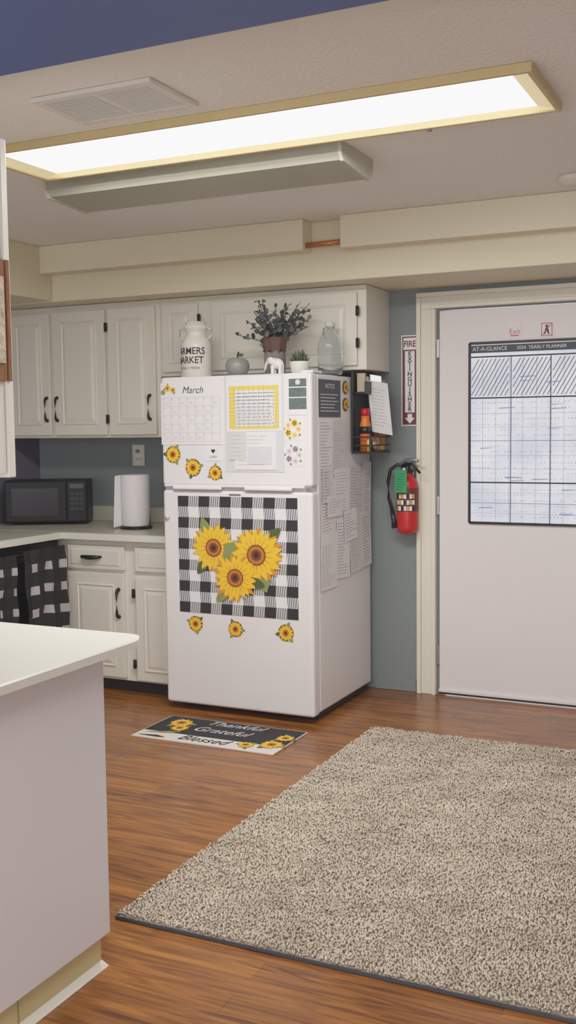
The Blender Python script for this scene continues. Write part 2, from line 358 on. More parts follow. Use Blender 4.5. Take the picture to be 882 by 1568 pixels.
def lines(mb,pl,u0,u1,v0,v1,n,o,m=ink,th=.0022,ragged=.35):
    for i in range(n):
        v=v1-(v1-v0)*(i+.5)/n;e=u1-(u1-u0)*random.random()*ragged
        uu=u0
        while uu<e:
            l=min(random.uniform(.012,.04),e-uu);mb.slab(pl,uu,uu+l,v-th/2,v+th/2,o,o+.0004,m);uu+=l+.005
def flower(mb,pl,u,v,r,o,n=15,leaves=3,seed=0,sg=1):
    rn=random.Random(seed)
    for k in range(leaves):
        a=rn.uniform(0,6.28) if leaves<3 else seed+k*2.1
        prof=[(.3,0),(.7,.2),(1.0,.22),(1.25,.06),(1.32,0),(1.22,-.1),(.95,-.2),(.6,-.16)]
        mb.poly(pl,[(u+r*(t*math.cos(a)-w*math.sin(a)),v+r*(t*math.sin(a)+w*math.cos(a))) for t,w in prof],o,grn if k%2 else grnl)
        o+=sg*.0002
    for lay,(nn,L,mat) in enumerate(((n,1.0,amb),(n,.97,yel),(n,.78,yel))):
        for k in range(nn):
            a=2*math.pi*(k+.5*(lay%2))/nn+.1*lay+rn.uniform(-.06,.06);l=L*rn.uniform(.9,1.05);wd=.135
            prof=[(.22,.05),(.45,wd),(.68,wd),(.88,.06),(1,0),(.88,-.06),(.68,-wd),(.45,-wd),(.22,-.05)]
            mb.poly(pl,[(u+r*l*(t*math.cos(a)-w*math.sin(a)),v+r*l*(t*math.sin(a)+w*math.cos(a))) for t,w in prof],o+sg*(.0003*lay+.00001*k),mat)
            if lay==1: 
                mb.poly(pl,[(u+r*(t*math.cos(a)-w*math.sin(a)),v+r*(t*math.sin(a)+w*math.cos(a))) for t,w in ((.3,.025),(.7,.0),(.3,-.025))],o+sg*.0011,amb)
    o+=sg*.0014
    mb.disc(pl,u,v,r*.36,o,brn,24);mb.disc(pl,u,v,r*.31,o+sg*.0002,org,24);mb.disc(pl,u,v,r*.2,o+sg*.0004,brn,20);mb.disc(pl,u,v,r*.10,o+sg*.0006,drk,16)
# checked cover
mb=MB();u0,u1,v0,v1=-2.621,-1.998,.478,1.03
mb.slab(FF,u0,u1,v0,v1,0,.0015,paper);N=11;cw=(u1-u0)/N;ch=(v1-v0)/N
cb=M('check_black',(38,36,42),.7,.1,100)
for i in range(N):
    for j in range(N):
        e=(i%2==0)+(j%2==0);a0,a1,b0_,b1_=u0+i*cw,u0+(i+1)*cw,v1-(j+1)*ch,v1-j*ch
        if e==2: mb.slab(FF,a0,a1,b0_,b1_,.0015,.002,cb)
        if e==1:
            mb.slab(FF,a0,a1,b0_,b1_,.0015,.0018,gray)
            K=5
            for k in range(K):
                s0=a0+k*cw/K;mb.poly(FF,[(s0,b0_),(s0+cw/K*.4,b0_),(s0+cw/K,b1_),(s0+cw/K*.6,b1_)],.0023,paper2)
flower(mb,FF,-2.43,.79,.118,.004,18,3,2);flower(mb,FF,-2.205,.765,.135,.007,18,3,5);flower(mb,FF,-2.315,.655,.118,.010,18,3,4)
mb.obj('sunflower_check_magnet_cover')
for k,(x,z,r) in enumerate(((-2.643,1.224,.045),(-2.534,1.163,.046),(-2.416,1.139,.038),(-2.536,.424,.042),(-2.322,.414,.042),(-2.063,.415,.044))):
    mb=MB();mb.disc(FF,x,z,r*.9,.001,grn if k!=2 else drk);flower(mb,FF,x,z,r*.95,.0015,12,3,k*1.3+1)
    mb.obj('sunflower_magnet')
for nm,x,z,r,col in (('yellow_flower_magnet',-2.017,1.338,.045,yel),('lilac_flower_magnet',-2.014,1.222,.045,purple)):
    mb=MB();mb.slab(FF,x-.05,x+.05,z-.05,z+.05,0,.001,paper);rn=random.Random(4)
    for q in range(5):
        a=q*1.256;cx_,cz=x+.028*math.cos(a),z+.028*math.sin(a)
        for p in range(5): mb.disc(FF,cx_+.009*math.cos(p*1.256),cz+.009*math.sin(p*1.256),.006+.002*(q%2),.0015+.0001*q,col if q%2 else M(nm+'_pale',tuple(int((v+230)/2) for v in ((240,190,45) if col is yel else (190,180,215))),.6),10)
        mb.disc(FF,cx_,cz,.004,.0022,amb,10)
        mb.disc(FF,x+.043*math.cos(a+.6),z+.043*math.sin(a+.6),.006,.0014,grnl,8)
    mb.obj(nm)
# calendar
mb=MB();mb.slab(FF,-2.703,-2.375,1.27,1.558,.0,.003,paper)
mb.text(FF,'March',-2.53,1.522,.045,.0035,inkd,shear=.3)
flower(mb,FF,-2.665,1.535,.018,.0035,10,2,3);flower(mb,FF,-2.635,1.525,.016,.0035,10,2,6);mb.disc(FF,-2.69,1.515,.012,.0036,grnl)
for i in range(8):
    u=-2.692+i*.0437;mb.slab(FF,u-.0005,u+.0005,1.285,1.49,.003,.0034,inkl)
for j in range(6):
    v=1.285+j*.041;mb.slab(FF,-2.692,-2.386,v-.0005,v+.0005,.003,.0034,inkl)
for i in range(7):
    for j in range(5):
        mb.slab(FF,-2.688+i*.0437,-2.684+i*.0437,1.316+j*.041,1.320+j*.041,.003,.0035,ink)
        if random.random()<.4: lines(mb,FF,-2.685+i*.0437,-2.655+i*.0437,1.292+j*.041,1.308+j*.041,2,.003,inkl,.0015)
mb.obj('monthly_calendar')
# plastic-sleeved schedule + papers
slv=M('plastic_sleeve',(216,216,222),.12,.03,10,.6,14,coat=.6)
mb=MB();mb.slab(FF,-2.36,-2.06,1.145,1.585,0,.0025,slv);mb.slab(FF,-2.35,-2.07,1.33,1.578,.0025,.004,paper)
yh=M('highlighter_yellow',(232,206,96),.7,.08,40)
for z0,z1 in ((1.515,1.535),(1.34,1.352)): mb.slab(FF,-2.335,-2.085,z0,z1,.004,.0045,yh)
mb.slab(FF,-2.335,-2.305,1.352,1.515,.004,.0045,yh);mb.slab(FF,-2.105,-2.085,1.352,1.515,.004,.0045,yh)
for i in range(10):mb.slab(FF,-2.335,-2.085,1.352+i*.0165,1.3528+i*.0165,.004,.005,ink)
for i in range(11):mb.slab(FF,-2.335+i*.025,-2.3343+i*.025,1.34,1.535,.004,.005,ink)
lines(mb,FF,-2.30,-2.11,1.355,1.51,10,.0045,ink,.003,.1)
mb.slab(FF,-2.31,-2.10,1.155,1.325,.0025,.0055,paper);lines(mb,FF,-2.29,-2.12,1.17,1.315,9,.0055,inkl)
mb.slab(FF,-2.34,-2.25,1.20,1.33,.0055,.007,paper2);lines(mb,FF,-2.33,-2.26,1.21,1.32,6,.007,inkl);mb.slab(FF,-2.24,-2.12,1.18,1.26,.0056,.0068,slv)
mb.obj('work_schedule_sheets')
mb=MB();mb.slab(FF,-2.468,-2.382,1.195,1.263,0,.002,paper);mb.text(FF,'CARD',-2.425,1.213,.015,.0024,inkd);mb.poly(FF,[(-2.425,1.228),(-2.437,1.243),(-2.431,1.25),(-2.425,1.245),(-2.419,1.25),(-2.413,1.243)],.0024,inkd);mb.obj('appointment_card')
mb=MB();mb.slab(FF,-2.04,-1.942,1.40,1.585,0,.002,paper)
pg=M('photo_grey',(90,104,100),.5,.6,60)
mb.slab(FF,-2.034,-1.948,1.525,1.56,.002,.0025,pg);mb.slab(FF,-2.034,-1.948,1.48,1.52,.002,.0025,pg);mb.slab(FF,-2.034,-1.948,1.425,1.475,.002,.0025,pg);mb.obj('photo_strip_flyer')
# side papers
mb=MB();mb.slab(FS,4.35,4.60,1.39,1.56,0.0005,.002,M('flyer_dark',(70,72,84),.6,.2,30));lines(mb,FS,4.37,4.58,1.41,1.50,6,.002,paper2,.004);mb.text(FS,'NOTICE',4.475,1.53,.03,.0024,paper);mb.obj('dark_flyer')
def rotpl(pl,uc,vc,a):
    ca,sa=math.cos(a),math.sin(a)
    return lambda u,v,o: pl(uc+(u-uc)*ca-(v-vc)*sa,vc+(u-uc)*sa+(v-vc)*ca,o)
mb=MB()
for k,(a,b_,c_,d_) in enumerate(((4.35,4.51,1.09,1.385),(4.50,4.66,1.12,1.375),(4.36,4.53,.84,1.10),(4.52,4.71,.90,1.15),(4.70,4.87,.91,1.16),(4.35,4.54,.60,.86),(4.53,4.70,.63,.91),(4.70,4.85,.64,.93),(4.84,4.975,.65,.93),(4.86,4.975,.91,1.17),(4.37,4.46,1.0,1.16),(4.42,4.60,.93,1.03),(4.62,4.78,.80,.95))):
    o=.0008+.0007*k;pl=rotpl(FS,(a+b_)/2,(c_+d_)/2,random.uniform(-.07,.07))
    mb.slab(pl,a,b_,c_,d_,o,o+.0003,(paper,paper2,fridgew)[k%3]);lines(mb,pl,a+.014,b_-.014,c_+.014,d_-.014-(.04 if k%4==1 else 0),int((d_-c_)/.015),o+.0003,inkl if k%2 else ink,.0026,.6)
mb.obj('posted_notice_papers')
for z in (1.53,1.45):
    mb=MB();mb.disc(FS,4.66,z,.032,.003,drk,20);flower(mb,FS,4.66,z,.03,.0035,10,2,2);mb.obj('round_magnet')
# black organizer on fridge side
g=G('magnetic_wall_organizer',(-1.87,4.86,1.2))
mb=MB();mb.box(-1.921,-1.913,4.72,4.99,1.23,1.615,black,.002);mb.box(-1.921,-1.82,4.72,4.99,1.215,1.225,black,.002)
for z in (1.25,1.29): mb.box(-1.824,-1.82,4.72,4.99,z,z+.008,black,.001);mb.box(-1.92,-1.826,4.72,4.724,z,z+.008,black,.001)
mb.box(-1.826,-1.818,4.715,4.7195,1.215,1.31,black);mb.box(-1.912,-1.86,4.74,4.97,1.50,1.51,black,.002);mb.box(-1.8595,-1.855,4.74,4.97,1.5,1.56,black,.002)
mb.obj('rack',g)
mb=MB();mb.lathe((-1.87,4.775,1.226),[(0,0),(.026,.0),(.026,.13),(.02,.15),(.02,.17),(0,.172)],orange,20);mb.lathe((-1.87,4.775,1.31),[(.0265,0),(.0265,.035)],black,20);mb.lathe((-1.87,4.775,1.396),[(.021,0),(.02,.035),(0,.037)],red,20);mb.obj('spray_can',g)
mb=MB();mb.box(-1.89,-1.85,4.83,4.87,1.226,1.29,orange,.004);mb.lathe((-1.87,4.91,1.226),[(.02,0),(.02,.07),(0,.072)],paper2,16);mb.box(-1.89,-1.84,4.94,4.975,1.226,1.33,M('box_gold',(200,150,60),.5),.003)
mb.lathe((-1.84,4.745,1.226),[(0,0),(.011,0),(.011,.05),(.007,.06),(.007,.07),(0,.07)],M('bottle_yellow',(224,180,60),.4),16);mb.lathe((-1.84,4.81,1.226),[(0,0),(.011,0),(.011,.055),(0,.056)],steel,16);mb.lathe((-1.84,4.84,1.226),[(0,0),(.011,0),(.011,.055),(0,.056)],copper,16)
mb.lathe((-1.895,4.82,1.226),[(0,0),(.014,0),(.014,.1),(.01,.12),(.01,.14),(0,.14)],paper,16);mb.box(-1.905,-1.865,4.76,4.78,1.511,1.60,M('mail_tan',(190,176,150),.7),.001);mb.box(-1.905,-1.865,4.80,4.815,1.511,1.585,paper2,.001);mb.obj('small_supplies',g)
PC=lambda u,v,o:(u+.10*(1.575-v),4.84+.35*(u+1.83)-o,v-.2*(u+1.83))
mb=MB();mb.slab(PC,-1.880,-1.79,1.315,1.575,0,.004,black);mb.slab(PC,-1.876,-1.784,1.31,1.56,.004,.006,paper2);lines(mb,PC,-1.865,-1.795,1.34,1.53,12,.006);mb.slab(PC,-1.86,-1.81,1.56,1.59,0,.01,steel);mb.obj('clipboard',g)
# ---------------- fire sign
mb=MB();u0,u1,v0,v1=-1.777,-1.689,1.345,1.793
mb.slab(WP,u0,u1,v0,v1,0,.003,paper);mb.slab(WP,u0+.005,u1-.005,v0+.006,v1-.006,.003,.0035,dred);mb.slab(WP,u0+.011,u1-.011,1.722,v1-.013,.0035,.004,paper)
mb.text(WP,'FIRE',(u0+u1)/2,1.749,.042,.0045,dred,w=.062,bold=.001)
mb.slab(WP,u0+.019,u1-.019,1.412,1.715,.0035,.004,paper)
for k,ch_ in enumerate('EXTINGUISHER'): mb.text(WP,ch_,(u0+u1)/2,1.70-k*.0248,.031,.0045,inkd,bold=.0008)
cxx=(u0+u1)/2;mb.poly(WP,[(cxx-.012,1.405),(cxx+.012,1.405),(cxx+.012,1.385),(cxx+.026,1.385),(cxx,1.357),(cxx-.026,1.385),(cxx-.012,1.385)],.0045,paper);mb.obj('fire_extinguisher_sign')
# extinguisher
g=G('fire_extinguisher',(-1.73,4.97,.81));X0,Y0=-1.722,4.965
mb=MB();mb.lathe((X0,Y0,.815),[(0,.0),(.035,0),(.05,.012),(.053,.03),(.053,.235),(.046,.262),(.03,.282),(.018,.29),(.018,.31)],red,32);mb.obj('cylinder',g)
CP=lambda u,v,o:(X0+(.0545+o)*math.sin(u/.054+.1),Y0-(.0545+o)*math.cos(u/.054+.1),v)
mb=MB();mb.lathe((X0,Y0,.815),[(.0533,.11),(.0536,.112),(.0536,.225),(.0533,.227)],dred,32)
for c_ in range(-3,4):
    for r in range(3): mb.slab(CP,c_*.014-.006,c_*.014+.006,.93+r*.03,.952+r*.03,0,.001,(paper2,inkd,paper,M('label_gold',(190,160,80),.5))[(c_*3+r*5)%4])
mb.obj('label',g)
mb=MB();mb.lathe((X0,Y0,1.115),[(.02,0),(.022,.01),(.016,.03),(.012,.05),(0,.05)],blackm,20)
mb.tube([(X0-.02,Y0-.01,1.15),(X0+.03,Y0-.02,1.16),(X0+.075,Y0-.03,1.115)],[.009,.008,.006],blackm);mb.tube([(X0-.04,Y0-.01,1.15),(X0,Y0-.012,1.178),(X0+.05,Y0-.02,1.178),(X0+.065,Y0-.02,1.172)],[.006,.008,.008,.007],steel)
mb.lathe((X0-.01,Y0-.03,1.13),[(0,-.004),(.014,-.004),(.014,.004),(0,.004)],steel,16,T=Matrix.Rotation(math.radians(90),3,'X'));mb.obj('valve_and_lever',g)
mb=MB();mb.tube([(X0-.01,Y0,1.14),(X0-.05,Y0-.005,1.155),(X0-.085,Y0-.01,1.13),(X0-.098,Y0-.01,1.07),(X0-.094,Y0-.01,.99),(X0-.078,Y0-.01,.93)],.009,black,12);mb.tube([(X0-.078,Y0-.01,.93),(X0-.068,Y0-.012,.88),(X0-.062,Y0-.012,.84)],[.011,.012,.017],black,14);mb.obj('hose',g)
mb=MB();mb.box(X0-.04,X0+.022,Y0-.075,Y0-.072,1.02,1.13,green,.001);TP=lambda u,v,o:(u,Y0-.075-o,v);lines(mb,TP,X0-.034,X0+.016,1.03,1.12,7,.0005,inkd,.002);mb.obj('inspection_tag',g)
mb=MB();mb.box(X0-.015,X0+.015,Y0+.05,5.038,.95,1.12,steel,.002);mb.obj('bracket',g)
# ---------------- on top of fridge
zt=1.5865
g=G('milk_can_planter',(-2.6,4.45,zt))
wc=M('enamel_cream',(222,218,208),.35,.05,12)
mb=MB();cx0,cy0=-2.613,4.45
mb.lathe((cx0,cy0,zt),[(0,0),(.07,0),(.074,.004),(.074,.15),(.072,.165),(.062,.185),(.05,.2),(.047,.215),(.052,.225),(.06,.235),(.062,.245),(.054,.25),(.05,.268),(.046,.268),(.046,.24),(0,.24)],wc,40)
for s_ in (-1,1): mb.tube([(cx0+s_*.062,cy0,zt+.18),(cx0+s_*.09,cy0,zt+.2),(cx0+s_*.088,cy0,zt+.232),(cx0+s_*.056,cy0,zt+.24)],.005,wc)
mb.obj('can',g)
ac=math.atan2(-cy0,-cx0)-.55
TPc=lambda u,v,o:(cx0+(.0745+o)*math.cos(ac+u/.0745),cy0+(.0745+o)*math.sin(ac+u/.0745),v)
mb=MB();mb.text(TPc,'FARMERS',0,zt+.125,.046,.0008,inkd,w=.165,bold=.0006);mb.text(TPc,'MARKET',0,zt+.082,.046,.0008,inkd,w=.15,bold=.0006);mb.text(TPc,'LOCAL + FRESH',0,zt+.045,.016,.0008,inkd);mb.slab(TPc,-.06,.06,zt+.03,zt+.032,.0003,.001,inkd);mb.obj('lettering',g)
mb=MB();mb.lathe((-2.378,4.43,zt),[(0,.004),(.02,0),(.04,.008),(.055,.03),(.058,.05),(.052,.072),(.036,.086),(.018,.088),(.006,.08),(0,.078)],M('ceramic_grey',(138,138,134),.35,.15,30),32)
mb.tube([(-2.378,4.43,zt+.078),(-2.376,4.43,zt+.1),(-2.370,4.43,zt+.115)],.004,drk,8);mb.ell((-2.36,4.43,zt+.1),(.016,.006,.008),grn);mb.obj('ceramic_apple')
g=G('potted_eucalyptus',(-2.2,4.47,zt))
mb=MB();mb.lathe((-2.2,4.47,zt),[(0,0),(.04,0),(.046,.01),(.05,.06),(.05,.1),(.047,.13),(.05,.165),(.046,.166),(.042,.14),(0,.14)],M('burlap_weave',(132,124,120),.95,.3,90,1,150),28)
mb.lathe((-2.2,4.47,zt),[(.05,.10),(.053,.12),(.060,.175),(.05,.176)],M('brown_wrap',(92,66,60),.8,.2,40,.6,60),9,smooth=False)
mb.tube([(-2.248,4.45,zt+.115),(-2.2,4.418,zt+.112),(-2.152,4.45,zt+.115)],.005,drk,6);mb.obj('pot',g)
lf=[M('euc_leaf_a',(62,72,64),.6,.2,30),M('euc_leaf_b',(88,98,92),.6,.2,30),M('euc_leaf_c',(68,54,66),.6,.2,30)]
mb=MB();rn=random.Random(11)
for s_ in range(38):
    az=rn.uniform(0,6.28);sp=rn.uniform(.03,.17);h=rn.uniform(.09,.215)*(1.2-sp*2)
    if s_<4: az=[0,3.14,.4,2.8][s_];sp=[.16,.185,.15,.165][s_];h=[.11,.06,.18,.13][s_]
    P=[Vector((-2.205+.015*math.cos(az)+sp*math.cos(az)*t**1.3,4.47+.015*math.sin(az)+sp*.75*math.sin(az)*t**1.3,zt+.14+h*t)) for t in (0,.25,.5,.75,1)]
    mb.tube(P,.0018,lf[2],5)
    for q in range(11):
        t=.15+.85*q/10;k=min(int(t*4),3);p=P[k].lerp(P[k+1],t*4-k);a=rn.uniform(0,6.28);r=rn.uniform(.009,.017)*(1.15-.4*t)
        n_=Vector((rn.uniform(-1,1),rn.uniform(-1.3,.2),rn.uniform(-.3,1))).normalized();e1=n_.orthogonal().normalized();e1=Matrix.Rotation(rn.uniform(0,6.28),3,n_)@e1;e2=n_.cross(e1)
        c0=p+e1*r
        vs=[tuple(c0+e1*r*math.cos(x)*1.1+e2*r*math.sin(x)*.8+n_*.002*math.cos(2*x)) for x in [i*math.pi/4 for i in range(8)]]
        mb.add(vs,[tuple(range(8))],lf[rn.choice([0,0,1,1,2])])
mb.obj('foliage',g,recalc=False)
# elephant
el=M('elephant_white',(224,220,218),.4,.03,20)
mb=MB();ex,ey=-2.145,4.355
mb.ell((ex+.012,ey,zt+.048),(.03,.02,.025),el);mb.ell((ex-.022,ey,zt+.062),(.017,.015,.018),el)
for dx in (-.006,.032):
    for dy in (-.011,.011): mb.tube([(ex+dx,ey+dy,zt+.04),(ex+dx,ey+dy,zt+.012),(ex+dx,ey+dy,zt)],[.01,.0085,.0095],el)
mb.tube([(ex-.034,ey,zt+.06),(ex-.045,ey,zt+.045),(ex-.047,ey,zt+.028),(ex-.052,ey,zt+.02)],[.008,.006,.0045,.004],el)
mb.ell((ex-.012,ey-.016,zt+.062),(.014,.004,.016),el);mb.ell((ex-.012,ey+.016,zt+.062),(.014,.004,.016),el);mb.tube([(ex+.041,ey,zt+.055),(ex+.046,ey,zt+.035)],.002,el)
ob=mb.obj('elephant_figurine');md=ob.modifiers.new('r','REMESH');md.mode='VOXEL';md.voxel_size=.0018;md.use_smooth_shade=True;ms=ob.modifiers.new('s','SMOOTH');ms.iterations=3
# succulent
mb=MB();mb.lathe((-2.05,4.42,zt),[(0,0),(.032,0),(.04,.01),(.046,.045),(.046,.058),(.042,.058),(.04,.045),(0,.045)],wc,28)
for q in range(34):
    a=q*2.4;sp=.012+.028*(q/34);tip=Vector((-2.05+sp*math.cos(a)*1.3,4.42+sp*math.sin(a)*1.3,zt+.115-.04*(q/34)))
    base=Vector((-2.05+sp*.5*math.cos(a),4.42+sp*.5*math.sin(a),zt+.045));mb.tube([base,(base+tip)/2+Vector((.004*math.cos(a),.004*math.sin(a),0)),tip],[.004,.005,.0006],grn if q%3 else lf[0],6)
mb.obj('potted_succulent')
gl=bpy.data.materials.new('clear_glass');gl.use_nodes=True;b=gl.node_tree.nodes['Principled BSDF'];b.inputs['Base Color'].default_value=(.92,.95,.96,1);b.inputs['Transmission Weight'].default_value=.95;b.inputs['Roughness'].default_value=.05;b.inputs['IOR'].default_value=1.2
mb=MB();JX,JY=-1.975,4.60
mb.lathe((JX,JY,zt+.001),[(0,0),(.052,0),(.058,.008),(.060,.03),(.058,.05),(.060,.07),(.058,.09),(.060,.11),(.058,.14),(.05,.17),(.03,.195),(.02,.205),(.018,.235),(.016,.235),(.018,.2),(.028,.19),(.047,.168),(.055,.14),(.056,.02),(.05,.006),(0,.005)],gl,36)
mb.lathe((JX,JY,zt+.001),[(.019,.222),(.023,.222),(.023,.245),(.0,.247)],paper2,20);mb.tube([(JX,JY-.056,zt+.17),(JX,JY-.08,zt+.185),(JX,JY-.075,zt+.21),(JX,JY-.02,zt+.215)],.005,gl,8);mb.obj('glass_jug')
# ---------------- ceiling stuff
g=G('fluorescent_ceiling_light',(-1.58,3.03,2.25))
dm=bpy.data.materials.new('lit_diffuser');dm.use_nodes=True;nt=dm.node_tree;b=nt.nodes['Principled BSDF'];b.inputs['Base Color'].default_value=(.9,.9,.9,1)
tc=nt.nodes.new('ShaderNodeTexCoord');n=nt.nodes.new('ShaderNodeTexNoise');n.inputs['Scale'].default_value=60;nt.links.new(tc.outputs['Object'],n.inputs['Vector'])
mr=nt.nodes.new('ShaderNodeMapRange');mr.inputs[3].default_value=3.0;mr.inputs[4].default_value=3.4;nt.links.new(n.outputs['Fac'],mr.inputs[0]);nt.links.new(mr.outputs[0],b.inputs['Emission Strength']);b.inputs['Emission Color'].default_value=(1,.985,.99,1)
fg=M('light_frame_cream',(206,186,136),.5,.06,10)
lx0,lx1,ly0,ly1=-2.52,-.64,2.83,3.23
mb=MB();mb.frame(lx0,lx1,ly0,ly1,2.262,2.289,.016,fg,.003)
for x in (-2.05,-1.05): mb.lathe((x,ly1+.012,2.258),[(0,0),(.008,.002),(.01,.012),(.006,.03)],steel,14)
mb.obj('frame',g)
mb=MB()
a=(lx0+.0165,lx1-.0165,ly0+.0165,ly1-.0165)
vs=[(a[0],a[2],2.268),(a[1],a[2],2.268),(a[1],a[3],2.268),(a[0],a[3],2.268),(a[0]+.05,a[2]+.015,2.28),(a[1]-.05,a[2]+.015,2.28),(a[1]-.05,a[3]-.015,2.28),(a[0]+.05,a[3]-.015,2.28)]
mb.add(vs,[(0,1,5,4),(1,2,6,5),(2,3,7,6),(3,0,4,7)],M('light_reveal_glow',(240,226,176),.5,emit=.35));mb.add(vs[4:],[(0,1,2,3)],dm)
ob=mb.obj('diffuser',g)
ld=bpy.data.lights.new('tube_light','AREA');ld.shape='RECTANGLE';ld.size=1.75;ld.size_y=.34;ld.energy=42;ld.color=(1,.965,.92)
lo=bpy.data.objects.new('tube_light',ld);bpy.context.collection.objects.link(lo);lo.parent=g;lo.location=(0,0,.008)
g=G('unlit_fluorescent_fixture',(-1.98,3.44,2.22))
x0,x1,y0,y1=-2.60,-1.375,3.31,3.60
mb=MB();prof=[(y0,2.288),(y0+.005,2.25),(y0+.02,2.232),(y1-.03,2.216),(y1-.004,2.25),(y1,2.288)]
n=len(prof);vs=[(x,y,z) for x in (x0+.012,x1-.012) for y,z in prof];mb.add(vs,[(i,i+1,n+i+1,n+i) for i in range(n-1)],lens);mb.obj('wrap_lens',g)
mb=MB()
for xa,xb in ((x0,x0+.012),(x1-.012,x1)):
    pr=[(y0-.004,2.289),(y0,2.248),(y0+.018,2.228),(y1-.028,2.211),(y1,2.248),(y1+.004,2.289)]
    vs=[(x,y,z) for x in (xa,xb) for y,z in pr];mb.add(vs,[(i,(i+1)%n,n+(i+1)%n,n+i) for i in range(n)]+[tuple(range(n)),tuple(range(n,2*n))],M('fixture_end_grey',(190,188,172),.5))
mb.obj('end_caps',g)
mb=MB();x0,x1,y0,y1=-1.99,-1.585,2.48,2.74;vm=M('vent_white',(226,224,220),.5,.03,10)
mb.frame(x0,x1,y0,y1,2.276,2.289,.028,vm,.002);xm=(x0+x1)/2;mb.box(xm-.01,xm+.01,y0+.0285,y1-.0285,2.278,2.2885,vm)
vd=M('vent_dark',(70,66,60),.8)
mb.box(x0+.0285,xm-.0105,y0+.0285,y1-.0285,2.2855,2.2885,vd);mb.box(xm+.0105,x1-.0285,y0+.0285,y1-.0285,2.2855,2.2885,vd)
for xa,xb in ((x0+.029,xm-.011),(xm+.011,x1-.029)):
    k=0
    while y0+.032+k*.0165<y1-.038:
        y=y0+.032+k*.0165;k+=1
        mb.box(xa,xb,y,y+.0085,2.277,2.2795,vm)
mb.obj('ceiling_air_vent')
mb=MB();mb.lathe((-.785,4.2,2.25),[(0,0),(.03,.0),(.05,.006),(.058,.02),(.062,.024),(.062,.039)],trimm,32);mb.lathe((-.76,4.17,2.249),[(0,0),(.006,0),(.006,.004)],green,10);mb.obj('smoke_detector')
# ---------------- peninsula
g=G('kitchen_peninsula',(-2.2,1.4,0))
mb=MB();mb.box(-2.75,-1.525,.5,2.12,.085,.795,lam,.003);mb.obj('cabinet_body',g)
mb=MB();mb.box(-2.73,-1.54,.5,2.10,.0,.0845,cove,.002)
mb.add([(-1.5395,.5,.02),(-1.5395,2.10,.02),(-1.527,2.113,.001),(-1.527,.5,.001)],[(0,1,2,3)],trimm);mb.box(-1.5398,-1.538,1.78,1.783,0.02,.084,M('cove_seam',(150,138,100),.7));mb.obj('cove_base',g)
mb=MB();z0,z1=.797,.82
out=[(-2.8,.5),(-1.48,.5),(-1.48,2.18),(-1.485,2.215),(-1.51,2.258),(-1.535,2.264),(-2.8,2.272)]
ins=lambda d:[(x+(d if x<-2.7 else -d),y+(d if y<1 else -d)) for x,y in out]
vs=[(x,y,z0) for x,y in out]+[(x,y,z1-.004) for x,y in out]+[(x,y,z1) for x,y in ins(.004)];n=len(out)
mb.add(vs,[tuple(range(n))[::-1],tuple(range(2*n,3*n))]+[(k*n+i,k*n+(i+1)%n,(k+1)*n+(i+1)%n,(k+1)*n+i) for k in (0,1) for i in range(n)],ctop);mb.obj('countertop',g)
# hanging cabinet
g=G('hanging_wall_cabinet',(-2.2,2.0,1.2))
mb=MB();mb.box(-2.75,-1.852,1.86,2.174,1.235,2.085,white,.003);mb.box(-2.76,-1.845,2.175,2.20,1.225,2.092,white,.003);mb.obj('cabinet',g)
mb=MB();mb.box(-1.8515,-1.840,1.9,2.172,1.475,1.785,M('rustic_wood',(124,82,50),.9,.6,14,1,40,stretch=(1,1,.3)),.002)
mb.box(-1.8445,-1.838,2.176,2.19,1.475,1.785,M('rustic_wood',(124,82,50)),.002)
mb.box(-1.84,-1.836,2.12,2.165,1.52,1.74,M('rust_peel',(190,170,150),.8,.4,40,1,60),.001);mb.obj('rustic_wood_plaque',g)
mb=MB();mb.box(-1.85,-1.842,2.15,2.17,2.04,2.075,blackm,.002);mb.tube([(-1.842,2.16,2.03),(-1.842,2.16,2.08)],.004,blackm,8);mb.obj('hinge',g)
mb=MB()
for x in (-2.2,-2.6): mb.tube([(x,2.13,2.08),(x,2.13,2.29)],.008,steel)
mb.obj('ceiling_rods',g)
# ---------------- mat
mb=MB();MP=lambda u,v,o:(u,v,o)
u0,u1,v0,v1=-2.60,-1.905,3.805,4.15
mb.slab(MP,u0,u1,v0,v1,.001,.006,M('mat_white',(214,208,202),.8,.04,40));mb.slab(MP,u0+.004,u1-.004,3.905,v1-.004,.006,.0065,M('mat_black',(32,30,34),.8,.1,60))
mb.text(MP,'Thankful',-2.24,4.10,.08,.0075,paper2,shear=.4,w=.28);mb.text(MP,'Grateful',-2.26,4.0,.09,.0075,paper2,shear=.4,w=.28);mb.text(MP,'Blessed',-2.27,3.862,.09,.0075,inkd,shear=.4,w=.25)
for k,(x,y,r) in enumerate(((-2.49,4.05,.06),(-2.455,3.975,.045),(-1.965,3.915,.055),(-2.065,3.87,.04),(-1.95,4.02,.045))): flower(mb,MP,x,y,r,.008,12,3,k)
mb.poly(MP,[(-2.58,3.87),(-2.45,3.9),(-2.42,3.93),(-2.47,3.92)],.008,grnl);mb.poly(MP,[(-2.59,3.83),(-2.49,3.85),(-2.44,3.83),(-2.49,3.825)],.008,drk);mb.obj('sunflower_door_mat')
